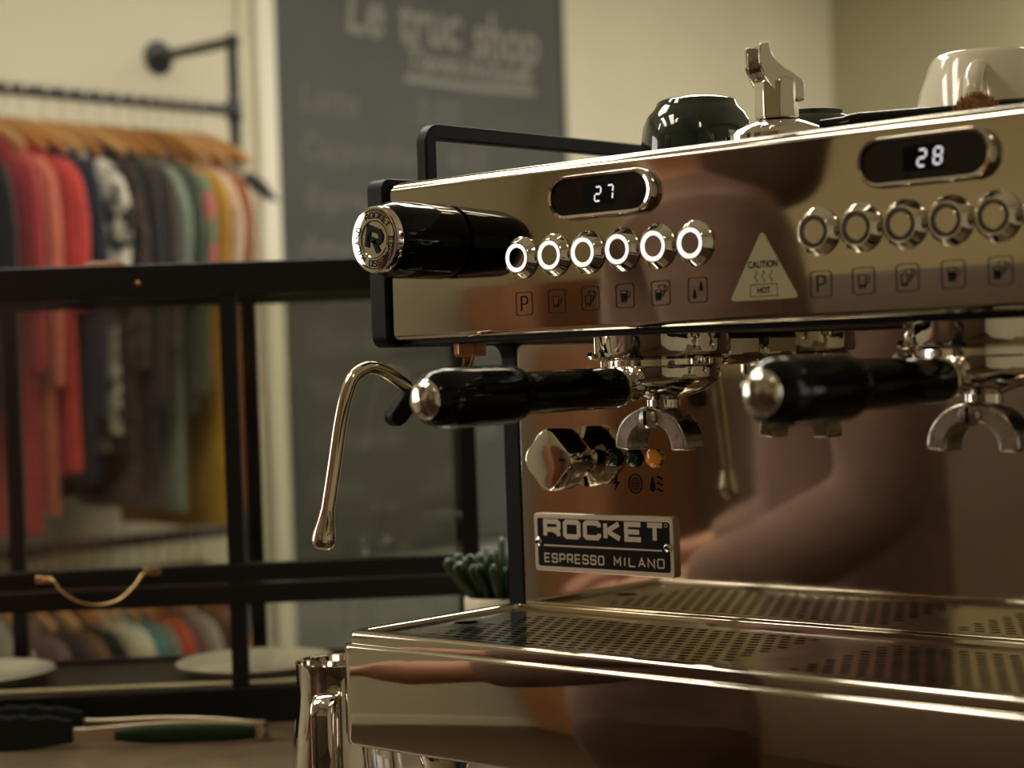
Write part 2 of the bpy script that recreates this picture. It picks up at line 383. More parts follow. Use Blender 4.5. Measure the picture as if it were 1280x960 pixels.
# buttons
def button(cx, cz, lit):
    r = bpy.data.objects.new('button', None); COL.objects.link(r); r.parent = em
    MB().lathe([(15, 0), (15, .8), (14.2, 1.4), (11.6, 6.0), (10.9, 6.6), (10.1, 6.6), (9.9, 5.6)], (cx, 0, cz), (0, -1, 0), 40).build('bezel', chrome, r, smooth=30)
    rg = ring_lit if lit else ring_off
    MB().lathe([(9.9, 5.0), (9.6, 6.3), (7.65, 6.5), (7.5, 5.2)], (cx, 0, cz), (0, -1, 0), 40).build('light_ring', rg, r, smooth=30)
    MB().lathe([(7.45, 5.0), (7.4, 5.9), (7.0, 6.2), (6.8, 6.2)], (cx, 0, cz), (0, -1, 0), 32).build('push_cap', steel, r, smooth=30)
for i in range(6): button(133.6+i*30.3, 53.6, True)
for i in range(6): button(380.0+i*30.4, 54.2, False)
# printed icons
IY = -.3
def cup_icon(mb, cx, cz, s, fill, fn):
    mb.ribbon([(cx-3.4*s, cz+4*s), (cx+2.4*s, cz+4*s), (cx+1.6*s, cz-4*s), (cx-2.6*s, cz-4*s)], .55, fn, closed=True)
    mb.ribbon([(cx+2.3*s, cz+3*s), (cx+4.6*s, cz+3*s), (cx+5*s, cz+1.5*s), (cx+3.6*s, cz-1*s), (cx+1.9*s, cz-1.4*s)], .5, fn)
    t = -4+7.2*fill
    w0 = 2.1; w1 = 2.1+.8*fill
    mb.face([(cx-(w0+.0)*s-.2*s, cz-3.4*s), (cx+w0*s-.7*s, cz-3.4*s), (cx+w1*s-.5*s, cz+t*s), (cx-w1*s-.4*s, cz+t*s)], fn)
def drop(mb, cx, cz, h, fn):
    P = [(cx, cz+h)]+[(cx+h*.42*cos(radians(a)), cz-h*.45+h*.5*sin(radians(a))) for a in range(30, -211, -20)]
    mb.face(P, fn)
def icon(kind, cx, cz):
    mb = MB(); fn = PF(IY)
    mb.ribbon(rrect(cx-7.6, cx+7.6, cz-8, cz+8, 2.2, 4), .5, fn, closed=True)
    if kind == 'P':
        mb.ribbon([(cx-2.6, cz-5), (cx-2.6, cz+5), (cx+1.4, cz+5), (cx+3, cz+3.8), (cx+3, cz+1), (cx+1.4, cz-.2), (cx-2.6, cz-.2)], 1.0, fn)
    elif kind == 'drops': drop(mb, cx-2.6, cz-2.2, 3.6, fn); drop(mb, cx+2.8, cz+2.6, 3.6, fn)
    elif kind[0] == '1': cup_icon(mb, cx-.4, cz-.4, .95, .3 if kind[1] == 's' else .85, fn)
    else:
        cup_icon(mb, cx-1.6, cz-1.4, .85, .3 if kind[1] == 's' else .85, fn)
        mb.ribbon([(cx-1.5, cz+3.2), (cx-1.5, cz+5), (cx+3.4, cz+5), (cx+2.6, cz-.8), (cx+1.5, cz-.8)], .5, fn)
        mb.ribbon([(cx+3.3, cz+4.2), (cx+5.4, cz+4.2), (cx+5.6, cz+2.8), (cx+4.4, cz+.8), (cx+2.9, cz+.5)], .45, fn)
    mb.build('icon', print_k, em, smooth=0, fix=False)
KS = ['P', '1s', '2s', '1l', '2l', 'drops']
for i, k in enumerate(KS): icon(k, 133.9+i*30.35, 21.4+i*.35)
for i, k in enumerate(KS): icon(k, 380.2+i*30.4, 21.8+i*.3)
# caution sticker
st = bpy.data.objects.new('caution_sticker', None); COL.objects.link(st); st.parent = em; st['label'] = 'cream triangular caution hot sticker'
T = [Vector((337.6, 58.5)), Vector((311.2, 14.3)), Vector((364.2, 14.3))]; P = []
for i in range(3):
    p = T[i]; a = (T[i-1]-p).normalized(); c = (T[(i+1) % 3]-p).normalized()
    for k in range(6):
        t = k/5; P.append(tuple(p+(a*(1-t)**2+c*t*t)*4.2))
MB().prism(P, -.05, -.35, lambda u, v, a: (u, a, v)).build('sticker_sheet', sticker, st, smooth=0)
b = MB(); fn = PF(-.5)
b.add(*text_mesh('CAUTION', 6.2, lambda u, v: (337.7+u, -.5, 36.5+v), sx=.82, bold=.12)); b.add(*text_mesh('HOT', 5.2, lambda u, v: (337.7+u, -.5, 20.2+v), sx=.9, bold=.15))
b.ribbon([(327.5, 16.6), (348, 16.6), (348, 24), (327.5, 24)], .4, fn, closed=True)
for x in (332, 337.6, 343.4): b.ribbon([(x+1.1*sin(t*1.35), 25.4+t*1.05) for t in range(0, 8)], .45, fn)
b.build('lettering', print_k, st, smooth=0, fix=False)
# steam knob with emblem
kb = bpy.data.objects.new('steam_knob', None); COL.objects.link(kb); kb.parent = em
MB().lathe([(24, 0), (26.6, 2), (27, 6), (27, 54), (26.6, 57), (24.2, 66), (22, 66.5)], (59, 0, 70), (0, -1, 0), 64, mod=lambda a, h: .012*cos(8*a) if 4 < h < 58 else 0).build('grip', black, kb, smooth=30)
MB().lathe([(24.0, 63), (24.0, 69), (23.2, 71.3), (21.8, 71.8), (13.2, 71.9), (12.6, 71.4), (0, 71.4)], (59, 0, 70), (0, -1, 0), 64).build('cap', chrome, kb, smooth=25)
eb = MB(); ey = -72.2
for r in (20.6, 13.2): eb.ribbon([(59+r*cos(2*pi*i/64), 70+r*sin(2*pi*i/64)) for i in range(64)], .55, PF(ey), closed=True)
def ringtext(body, a0, step, r=15.0, h=4.0, wd=3.0):
    a = a0
    for ch in body:
        t = radians(a)
        def fn(u, v, t=t): return (59+(r+v)*sin(t)+(u)*cos(t), ey, 70+(r+v)*cos(t)-(u)*sin(t))
        for s_ in GL[ch]:
            if s_ == 'c': continue
            eb.ribbon([(p[0]*wd-wd/2, p[1]*h) for p in s_], .75, fn, closed=('c' in GL[ch]))
        a += step*(.75 if ch in 'I ' else 1)
ringtext('ROCKET', -22, 15.5); ringtext('ESPRESSO', 92, 14.5); ringtext('MILANO', 222, 15.5)
eb.build('emblem_lettering', print_k, kb, smooth=0, fix=False)
rb = MB(); tf = lambda u, v: (59+u+.2*v, -72.3, 70+v-.35*u)
rb2 = MB()
for pts in ([(-6, -7), (-6, 6.5), (4, 6.5), (6.3, 4.4), (6.3, 1.5), (4, -.8), (-6, -.8)], [(0, -.8), (5.5, -7.5)]): rb2.ribbon(pts, 4.0, tf)
rb2.build('emblem_initial', print_k, kb, smooth=0, fix=False, solid=.5)
# cup rail on the left of the top, running back along the side
rl = [(-5, 48, 118), (-5, 48, 140)]+[(-5, 58-10*cos(radians(t)), 150.5+10*sin(radians(t))) for t in range(0, 91, 15)]+[(-5, 308+10*sin(radians(t)), 150.5+10*cos(radians(t))) for t in range(0, 91, 15)]+[(-5, 318, 120)]
def squaretube(path, hw, hh):
    b = MB(); P = [Vector(p) for p in path]; vs = []; fs = []
    for i, p in enumerate(P):
        dv = (P[min(i+1, len(P)-1)]-P[max(i-1, 0)]).normalized(); v = Vector((1, 0, 0)); u = dv.cross(v).normalized()
        vs += [p+v*hw+u*hh, p-v*hw+u*hh, p-v*hw-u*hh, p+v*hw-u*hh]
    for j in range(len(P)-1):
        for k in range(4): q = (k+1) % 4; fs.append((j*4+k, j*4+q, j*4+4+q, j*4+4+k))
    fs += [(3, 2, 1, 0), tuple(len(P)*4-4+k for k in range(4))]
    return b.add(vs, fs)
squaretube(rl, 5.5, 6).build('cup_rail', blackm, em, bev=1.5, smooth=50)
rl2 = [(XB+5, p[1], p[2]) for p in rl]
squaretube(rl2, 5.5, 6).build('cup_rail', blackm, em, bev=1.5, smooth=40)
# group heads
for gx in (209.7, 457.3):
    gh = MB().lathe([(44, 6), (47.5, 4), (47.5, -15), (46, -18.5), (41, -19), (41, -10)], (gx, 58, 0), (0, 0, 1), 56); gh.build('group_head', chrome, em, smooth=35)
    MB().box(gx-30, gx+30, 90, 140, -26, 0).build('group_neck', chrome, em, bev=8)
    MB().lathe([(3.5, 0), (3.5, 3), (0, 4)], (gx-35, 24, -16), (0, -.5, -1), 10).build('screw', chrome, em)
# under-panel valve, pipe and the steam wand
b = MB().lathe([(12.5, -3.5), (12.5, -12), (11, -14), (6, -14)], (55, 26, 0), (0, 0, 1), 6); b.build('hex_nut', copper, em, smooth=20, bev=.8)
b = MB().tube(catmull([(55, 26, -10), (54.5, 22, -20), (53.5, 13, -29), (52, 0, -38)], 6), [4.2]*19, 12); b.build('valve_pipe', brass, em, smooth=50)
wd = bpy.data.objects.new('steam_wand', None); COL.objects.link(wd); wd.parent = em
wp = catmull([(51, -12, -44), (48, -24.7, -38.8), (44.3, -40.8, -28.3), (41.6, -53, -21.7), (39.3, -62.9, -19.9), (36.7, -74.3, -25.3), (35.3, -80.5, -36.7), (34, -86.3, -55.9), (32.4, -93.3, -90.8), (31, -99.5, -120.2)], 8)
MB().tube(wp, 4.9, 20).build('tube', wandmetal, wd, smooth=60)
dtip = (Vector((30, -104.1, -144))-Vector((31, -99.5, -120.2))).normalized()
MB().lathe([(5.2, -1), (5.4, 1), (6.4, 7), (8.0, 14), (8.5, 18), (8.4, 21), (7.4, 24), (5, 26), (0, 26.6)], (31, -99.5, -120.2), dtip, 24).build('tip', wandmetal, wd, smooth=40)
MB().lathe([(0, -9), (5.5, -7.6), (8.4, -3), (9, 0), (8.4, 3), (5.5, 7.6), (0, 9)], (51, -10, -44), (0, 0, 1), 20).build('ball_joint', chrome, wd, smooth=60)
# rubber finger tab on the wand
pu = Vector((.215, .977, 0)); tabp = [Vector((0, 0)), Vector((-24, -25))]
def tabfn(u, v, a): q = Vector((47.5, -24, -38))+pu*u+Vector((0, 0, 1))*v+Vector((.977, -.215, 0))*a; return (q.x, q.y, q.z)
tp = [(6, 7), (9, -1), (6, -8), (-4, -12), (-13, -22), (-19, -25), (-24, -21), (-25, -15), (-18, -7), (-9, 2), (-2, 9)]
MB().prism(tp, -7, 7, tabfn).build('finger_tab', blackm, wd, bev=2.2, seg=3, smooth=50)
# lower chrome knob
lk = bpy.data.objects.new('water_knob', None); COL.objects.link(lk); lk.parent = em
lob = lambda a, h: .085*cos(4*a) if h > 7 else 0
MB().lathe([(13, 0), (14, 2), (15, 6), (21.6, 9), (22.4, 12), (22.6, 24), (22.4, 33.6), (21.8, 35), (20.8, 35.9), (20, 36)], (60, 138.5, -95), (0, -1, 0), 72, mod=lob).build('grip', chrome, lk, smooth=35)
b = MB(); b.prism(rrect(72, 78, -96.2, -93.8, 1), 102.6, 102.0, lambda u, v, a: (u, a, v)); b.build('mark', print_k, lk, smooth=0)
# pilot lamps
for lx, mt in ((97.6, lamp_g), (116.8, lamp_g), (137, lamp_a)):
    MB().lathe([(7.6, 0), (7.6, 1.8), (6.9, 2.6), (6.4, 2.6)], (lx, 138.5, -95), (0, -1, 0), 28).build('lamp_collar', blackm if mt is lamp_g else brass, em, smooth=30)
    MB().lathe([(6.5, 0), (6.5, 3.4), (5.8, 5), (4, 6), (0, 6.4)], (lx, 138.5, -95), (0, -1, 0), 28).build('pilot_lamp', mt, em, smooth=40)
PB = PF(138.2)
b = MB(); cx, cz = 98.3, -114.8
b.face([(cx+1.8, cz+6.5), (cx-3.6, cz-.6), (cx-.2, cz-.2), (cx-2.4, cz-6.5), (cx+3.6, cz+1.3), (cx+.4, cz+1.0)], PB); b.build('icon', print_k, em, smooth=0, fix=False)
b = MB(); cx = 117.2; R_ = 7.2
b.ribbon([(cx+R_*.9*cos(2*pi*i/32), cz+R_*sin(2*pi*i/32)) for i in range(32)], .9, PB, closed=True)
for k in range(-4, 5): hw = sqrt(max(0, 5.4**2-(k*1.25)**2))*.9; b.ribbon([(cx-hw, cz+k*1.25), (cx+hw, cz+k*1.25)], .75, PB)
b.build('icon', print_k, em, smooth=0, fix=False)
b = MB(); drop(b, 133.6, cz+.3, 6.6, PB)
for k in (-4.6, 0, 4.6): b.ribbon([(138+i*.9, cz+k+.2+1.0*sin(i*1.05)) for i in range(7)], 1.3, PB)
b.build('icon', print_k, em, smooth=0, fix=False)
# name plate
npl = bpy.data.objects.new('name_plate', None); COL.objects.link(npl); npl.parent = em
x0, x1, z0, z1 = 15.6, 155, -185, -139.2
MB().prism(rrect(x0, x1, z0, z1, 3, 4), 138.5, 134.4, lambda u, v, a: (u, a, v)).build('plate', plate_metal, npl, bev=.5, smooth=30)
MB().prism(rrect(x0+3.6, x1-3.6, z0+3.9, z1-3.9, 2.2, 4), 134.4, 134.15, lambda u, v, a: (u, a, v)).build('ink_field', plate_ink, npl, smooth=0)
b = MB(); fn = PF(134.0)
strokes(b, 'ROCKET', 27.6, -157.0, 11.4, 14.2, 6.4, 3.9, fn)
b.ribbon([(25.5, -164.6), (144, -164.6)], 1.3, fn)
strokes(b, 'ESPRESSO', 26.4, -177.6, 6.4, 5.0, 2.9, 1.2, fn); strokes(b, 'MILANO', 97.5, -177.6, 6.4, 5.9, 3.3, 1.2, fn)
b.ribbon([(148.3+1.3*cos(2*pi*i/16), -145.5+1.3*sin(2*pi*i/16)) for i in range(16)], .4, fn, closed=True)
b.build('lettering', plate_metal, npl, smooth=0, fix=False)
for sx in (20.3, 149.4):
    sc_ = MB().lathe([(3.6, 0), (3.6, .8), (2.6, 2.0), (1.6, 2.3), (1.5, 1.0), (0, 1.0)], (sx, 134.3, -162), (0, -1, 0), 20).build('screw', chrome, npl, smooth=35)
    MB().lathe([(1.45, 1.05), (0, 1.06)], (sx, 134.3, -162), (0, -1, 0), 6).build('socket', print_k, sc_, smooth=0)
# drip tray
dt = bpy.data.objects.new('drip_tray', None); COL.objects.link(dt); dt.parent = em
TX0, TX1, TY0, TY1 = -15.3, 682.3, -52, 137
def loft(loops, mb=None, closed_top=False):
    mb = mb or MB(); n = len(loops[0][0]); vs = []; fs = []
    for P, z in loops: vs += [(u, v, z) for u, v in P]
    for j in range(len(loops)-1):
        for i in range(n): k = (i+1) % n; fs.append((j*n+i, j*n+k, (j+1)*n+k, (j+1)*n+i))
    return mb.add(vs, fs), n, len(vs)
def ringat(d, r, z): return (rrect(TX0+d, TX1-d, TY0+d, TY1-d if d < 50 else TY1, r, 8), z)
b, n, nv = loft([ringat(5, 9, -221.4), ringat(3.4, 10, -221.2)]+[ringat(3.2-3.2*sin(radians(a)), 12, -224.4+3.2*cos(radians(a))) for a in range(10, 91, 16)]+[ ringat(0, 12, -292), ringat(.8, 12, -295.3), ringat(3, 10, -296.5), ringat(12, 6, -296.5)])
b.f.append(tuple(range(nv-n, nv))); b.build('tray_body', steel, dt, smooth=35)
# lift-out cover: rolled lip and perforated sheet
def rg(d, r, z): return (rrect(-9.5+d, 676.5-d, -48.5+d, 137-d, r, 6), z)
b, n, nv = loft([rg(0, 7, -222.5), *[rg(3.6-3.6*sin(radians(a)), 8, -215.4+3.6*cos(radians(a))) for a in range(90, -1, -15)], rg(9, 5, -211.8), rg(10, 4.5, -212.4), rg(10.4, 4, -215.8)])
b.build('cover_rim', steel, dt, smooth=35)
bm = bmesh.new()
def loop_edges(P, z):
    vs = [bm.verts.new((Wd((u, v, z))-ORG[em][0])) for u, v in P]
    for i in range(len(vs)): bm.edges.new((vs[i], vs[(i+1) % len(vs)]))
ZP = -215.0
loop_edges(rrect(1, 666, -38, 126.5, 4, 3), ZP)
for ox in (45, 359):
    for r in range(12):
        y = -17+r*10.2
        for c in range(22):
            x = ox+4+c*11.9+(5.95 if r % 2 else 0)
            loop_edges([(x+4.0*cos(2*pi*i/12), y+2.9*sin(2*pi*i/12)) for i in range(12)], ZP)
for dx in (26, 641): loop_edges([(dx+9*cos(2*pi*i/20), 42+9*sin(2*pi*i/20)) for i in range(20)], ZP)
bmesh.ops.triangle_fill(bm, use_beauty=True, use_dissolve=False, edges=bm.edges[:], normal=(0, 0, 1))
me = bpy.data.meshes.new('perforated_sheet'); bm.to_mesh(me); bm.free(); me.materials.append(steel_tray)
o = bpy.data.objects.new('perforated_sheet', me); COL.objects.link(o); o.parent = dt
mo = o.modifiers.new('solid', 'SOLIDIFY'); mo.thickness = .0014; mo.offset = -1
MB().box(2, 665, -36, 124, -290, -288).build('basin', mat('basin_dark', (.004, .0035, .003), .6, spec=.1), dt)
for fx in (40, 627):
    for fy in (0, 280):
        MB().lathe([(17, -388), (19, -386), (19, -378), (14, -374), (13, -330), (16, -318), (20, -306), (20, -296.8)], (fx, fy, 0), (0, 0, 1), 28).build('foot', chrome if fy == 0 else black, em, smooth=35)

# ------------------------------------------------------------------ portafilters
def portafilter(gx, label, group='portafilters locked in the machine'):
    t = thing('portafilter', label, 'portafilter', (gx, 58, -90), group=group)
    body = MB().lathe([(39, -14), (40, -17), (40, -33), (38.5, -37), (30, -43), (15, -47.5), (11.5, -49), (11.5, -58), (0, -58)], (gx, 58, 0), (0, 0, 1), 48).build('body', chrome, t, smooth=35)
    MB().lathe([(41.5, -19.2), (43.4, -21), (43.4, -25), (41, -26.5), (39, -26.5)], (gx, 58, 0), (0, 0, 1), 48).build('rim', chrome, body, smooth=35)
    MB().lathe([(10, 0), (10.5, 4), (9, 9), (10, 15), (13.2, 18.5), (13.6, 21), (11, 23)], (gx, 27, -38.5), (0, -1, -.02), 28).build('neck', chrome, t, smooth=40)
    h = MB().lathe([(10, 0), (13.2, 1), (13.9, 4), (14, 60), (13.8, 92), (13.4, 97), (14.2, 99), (17.4, 101.5), (18.7, 106), (19, 112), (19, 162), (18.4, 170), (16.0, 178), (12, 182.5)], (gx, 5, -39), (0, -1, -.01), 48).build('handle', black, t, smooth=30)
    MB().lathe([(12.2, 180), (12.4, 182.5), (11.2, 184.6), (7.5, 186.4), (0, 187.4)], (gx, 5, -39), (0, -1, -.01), 32).build('end_cap', chrome, h, smooth=40)
    arch = [(gx+31*cos(radians(a)), -80+27*sin(radians(a))) for a in range(-8, 189, 8)]+[(gx+18*cos(radians(a)), -82+17*sin(radians(a))) for a in range(186, -7, -8)]
    sp = MB().prism(arch, 40, 62, lambda u, v, a: (u, a, v)).build('twin_spout', spoutm, t, bev=2.2, smooth=50)
    MB().lathe([(7.2, 0), (7.2, 2), (5.5, 4), (0, 4.8)], (gx, 40.5, -61), (0, -1, 0), 22).build('spout_screw', spoutm, sp, smooth=40)
    b = MB().box(gx-.8, gx+.8, 35.2, 37.2, -66, -56); b.build('screw_slot', print_k, sp)
    return t
portafilter(209.7, 'portafilter locked below the display reading 27, next to steam wand')
portafilter(457.3, 'portafilter locked below the display reading 28')
# portafilter lying upside down on the cup tray, spout up
t = thing('portafilter', 'spare portafilter lying upside down on machine top with open chrome spout pointing up', 'portafilter', (296, 80, 118.5))
px_, py_ = 296, 82
MB().lathe([(36, 118.6), (36, 127), (33, 130), (20, 136), (13, 138)], (px_, py_, 0), (0, 0, 1), 40).build('body', chrome, t, smooth=35)
b = MB().lathe([(15, 138.5), (15, 163), (13, 166), (0, 166)], (px_, py_, 0), (0, 0, 1), 8); b.build('hex_spout_base', chrome, t, smooth=15, bev=1)
# open chute curling up and to the side: a floor between two cheeks
du = Vector((.48, .877, 0)); dn = Vector((-.877, .48, 0))
def chute(u, v, a): q = Vector((px_, py_, 0))+du*u+dn*a; return (q.x, q.y, v)
L_ = [(p.x, p.y) for p in catmull([(-3, 154, 0), (-8, 158, 0), (-14, 166, 0), (-17.5, 176, 0), (-17, 188, 0)], 5)]
R_ = [(p.x, p.y) for p in catmull([(-10, 189, 0), (-8, 181, 0), (-2, 174, 0), (8, 168, 0), (15, 162, 0), (15, 150, 0)], 5)]
for a0, a1 in ((-12, -9), (9, 12)): MB().prism(L_+R_, a0, a1, chute).build('spout_cheek', chrome, t, smooth=40, bev=.7)
F_ = [(x+5.5, z+.5) for x, z in L_]
MB().prism(F_+R_, -9, 9, chute).build('open_spout', chrome, t, smooth=40, bev=.5)
h = MB().lathe([(6, 30), (7, 45), (8.5, 50), (9, 56), (9, 120), (10, 130), (10.5, 150), (10, 175), (7, 185), (0, 186)], (px_, py_, 130), (.94, .34, -.005), 32).build('handle', black, t, smooth=30)

# ------------------------------------------------------------------ cups on the machine
def cup(name, label, cx, cy, prof, m, hang, hr, hz, hs=1.0):
    t = thing(name, label, 'cup', (cx, cy, 118.5))
    MB().lathe(prof, (cx, cy, 118.5), (0, 0, 1), 56).build('bowl', m, t, smooth=40)
    d_ = Vector((cos(hang), sin(hang), 0)); P = []
    for z, r in hz: P.append(Vector((cx, cy, 118.5+z))+d_*r)
    MB().tube(catmull(P, 6), 4.2*hs, 12, flat=1.5, up=(0, 0, 1)).build('handle', m, t, smooth=60)
    return t
PR = [(41, 0), (42, 2), (42, 10), (41.5, 22), (39.5, 33), (36, 40), (32, 44), (30, 47), (29, 50), (26, 51.5), (23, 51), (22, 48), (0, 47)]
cup('espresso_cup', 'dark green glazed cup upside down beside the upright spout', 184, 142, PR, greenc, radians(118), 0, [(8, 39), (6, 52), (14, 62), (28, 58), (33, 38)])
PR2 = [(38, 0), (39, 2), (39, 10), (37, 24), (31, 33), (26, 35), (25.5, 38), (0, 37)]
cup('espresso_cup', 'low dark green cup upside down behind the upright spout', 250, 190, PR2, greenc, radians(100), 0, [(6, 36), (6, 46), (14, 54), (24, 48), (28, 34)])
PW = [(52, 0), (53, 2), (52, 8), (49, 22), (44, 40), (37.5, 57), (35.5, 60.5), (33, 62), (29, 62), (28, 59), (0, 58)]
cup('coffee_cup', 'white ceramic coffee cup turned upside down on machine top', 391, 196, PW, whitec, radians(-69), 0, [(10, 48), (10, 58), (17, 66), (36, 64), (46, 50), (50, 38)], 1.0)
t = thing('cleaning_brush', 'small brush with ginger brown bristles lying beside the white cup', 'brush', (420, 120, 118.5))
MB().lathe([(0, 0), (5.5, 2), (6, 10), (5, 20), (6.5, 30), (6.5, 44), (0, 46)], (388, 136, 129), (.93, -.36, -.02), 20).build('handle', black, t, smooth=40)
bb = MB()
for i in range(700):
    a = random.uniform(0, 2*pi); r = 9*sqrt(random.random()); base = Vector((424+r*cos(a), 120+r*sin(a)*.8, 121)); tip = base+Vector((r*cos(a)*.7+random.uniform(-3, 3), r*sin(a)*.6+random.uniform(-3, 3), 22-.12*r*r+random.uniform(-2.5, 2.5)))
    bb.tube([base, (base+tip)/2+Vector((random.uniform(-.6, .6), 0, 0)), tip], [.5, .45, .3], 4)
o = bb.build('bristles', mat('bristle', (.42, .19, .06), .6, var=.6, vscale=300), t, smooth=60); o['kind'] = 'stuff'

# ------------------------------------------------------------------ milk pitcher
t = thing('milk_pitcher', 'stainless steel milk pitcher standing beside the drip tray', 'pitcher', (-80, 12, -388))
pw = [(0, 3), (36, 3), (41, 1), (43, 0), (44, 3), (44, 20), (43, 60), (40, 90), (37.5, 108), (37, 122), (37.3, 138), (37.8, 140.5), (37.0, 140.5), (36.3, 138), (36, 122), (36.5, 108), (39, 88), (42, 55), (43, 10), (0, 6)]
MB().lathe(pw, (-80, 12, -388), (0, 0, 1), 56, mod=lambda a, h: 0).build('body', chrome, t, smooth=40)
hd = Vector((.526, -.85, 0)).normalized(); hp = []
for z, r in ((118, 37), (121, 46), (120, 58), (112, 64), (95, 65), (70, 64), (52, 60), (44, 52), (40, 43)): hp.append(Vector((-80, 12, -388+z))+hd*r)
MB().tube(catmull(hp, 6), 2.0, 12, flat=4.3, up=(.526, -.85, .3)).build('handle', chrome, t, smooth=60)

# ------------------------------------------------------------------ potted succulent
t = thing('potted_succulent', 'dark green finger-leaved succulent in white ceramic pot behind the machine', 'potted plant', (-188, 318, -388))
MB().lathe([(0, 2), (26, 2), (29, 0), (30, 3), (38, 120), (39, 142), (39, 150), (37.5, 152), (35, 151), (34, 140), (0, 138)], (-188, 318, -388), (0, 0, 1), 48).build('pot', potm, t, smooth=40)
MB().lathe([(34, 139), (20, 142), (0, 143)], (-188, 318, -388), (0, 0, 1), 24).build('soil', soil, t, smooth=40)
for i in range(34):
    a = i*2.399; rr = 4+26*sqrt((i+.5)/34); L_ = 52-rr*.25+random.uniform(-6, 10); tilt = .15+rr/30*.75
    o0 = Vector((-188+rr*.6*cos(a), 318+rr*.6*sin(a), -388+138)); dv = Vector((cos(a)*tilt, sin(a)*tilt, 1)).normalized()
    P = [o0, o0+dv*L_*.35, o0+dv*L_*.75+Vector((0, 0, 2)), o0+dv*L_+Vector((0, 0, 5)), o0+dv*(L_+4)+Vector((0, 0, 8))]
    MB().tube(catmull(P, 3), [3.2, 3.6, 4, 4.5, 5, 5.5, 5.9, 6.2, 6.2, 6.0, 5.4, 4, 1.2], 9, flat=.62, up=(cos(a), sin(a), .3)).build('leaf', leafm, t, smooth=60)

# ------------------------------------------------------------------ glass display cabinet on the counter
cab = thing('display_cabinet', 'black framed glass display cabinet on the counter holding plates', 'display cabinet', (-544.4, 282.9, -388), radians(45.4), local=True)
CH = 486
for (x, y, h) in [(4, 0, CH), (251, 0, CH), (-285, 0, CH), (-560, 0, CH), (0, 300, CH), (251, 300, CH), (-285, 300, CH), (-560, 300, CH)]:
    MB().box(x-9, x+9, y, y+18, 0, h).build('post', blackp, cab, bev=1.5)
X0, X1 = -569, 260
for y, zs in ((0, ((0, 38), (126, 147), (149, 168), (452, 486))), (300, ((0, 30), (452, 486)))):
    for z0, z1 in zs: MB().box(X0, X1, y-1.5 if y == 0 else y, y+18, z0, z1).build('rail', blackp, cab, bev=1.5)
for x in (X0, X1-18):
    for z0, z1 in ((0, 30), (140, 160), (452, 486)): MB().box(x, x+18, 18, 300, z0, z1).build('side_rail', blackp, cab, bev=1.5)
MB().box(X0+18, X1-18, 18, 300, 6, 16).build('base_board', blackp, cab)
for x0, x1 in ((-551, -294), (-276, -5), (13, 242)):
    for z0, z1 in ((38, 126), (168, 452)): MB().box(x0, x1, 7, 10, z0, z1).build('pane', glass(), cab)
    MB().box(x0, x1, 307, 310, 30, 452).build('pane', glass(), cab)
MB().box(X1-10, X1-7, 18, 300, 30, 452).build('pane', glass(), cab)
MB().box(X0+18, X1-18, 18, 300, 478, 482).build('pane', glass(), cab)
h = MB().tube(catmull([(-196, -4, 160), (-186, -8, 160), (-176, -14, 148), (-158, -18, 137), (-138, -18, 133), (-118, -18, 137), (-102, -14, 150), (-92, -8, 163), (-84, -4, 164)], 6), 1.6, 10); h.build('wire_handle', brass, cab, smooth=60)
for x, z in ((-196, 160), (-84, 164)): MB().box(x-9, x+9, -4, -1.5, z-4, z+4).build('handle_mount', brass, cab, bev=1)
MB().lathe([(3, 0), (3, 1.5), (0, 2.5)], (-88, -1.5, 466), (0, -1, 0), 12).build('rivet', brass, cab)
# tray board and plates inside
cr = Matrix.Rotation(radians(45.4), 3, 'Z')
def cabw(x, y, z): q = cr @ Vector((x, y, 0)); return (-544.4+q.x, 282.9+q.y, -388+z)
t = thing('serving_board', 'dark wooden serving board inside the glass cabinet under the plates', 'board', cabw(-100, 120, 16), radians(45.4), local=True)
MB().box(-320, 320, -70, 120, 0, 18).build('plank', mat('dark_board', '1d150e', .5, var=.3, vscale=20), t, bev=4)
t = thing('wooden_lath', 'pale wooden lath lying along the front glass inside the cabinet', 'lath', cabw(-100, 32, 16), radians(45.4), local=True)
MB().box(-300, 300, -9, 9, 0, 24).build('strip', woodb, t, bev=2)
def plate(name, label, x, y, r, z=34):
    t = thing(name, label, 'plate', cabw(x, y, z), 0, local=True, group='plates in the cabinet')
    MB().lathe([(0, 2), (r*.55, 2), (r*.6, 0), (r*.66, 2), (r*.97, 13), (r, 15), (r*.985, 16.2), (r*.93, 14.5), (r*.64, 5.5), (0, 5)], (0, 0, 0), (0, 0, 1), 56).build('dish', whitec, t, smooth=50)
plate('plate', 'white plate on the board behind the cabinet post nearest the pitcher', 10, 122, 88)
plate('plate', 'white plate on the board behind the wire handle side of cabinet', -300, 122, 88)
t = thing('wooden_clip', 'thin wooden clip lying on top of the cabinet rail', 'clip', cabw(-122, 9, 486), radians(45.4), local=True)
MB().box(-22, 20, -5, 5, 0, 3).build('jaw', woodl, t, bev=1); MB().box(-16, 16, -4, 4, 3, 5).build('jaw', woodl, t, bev=1)

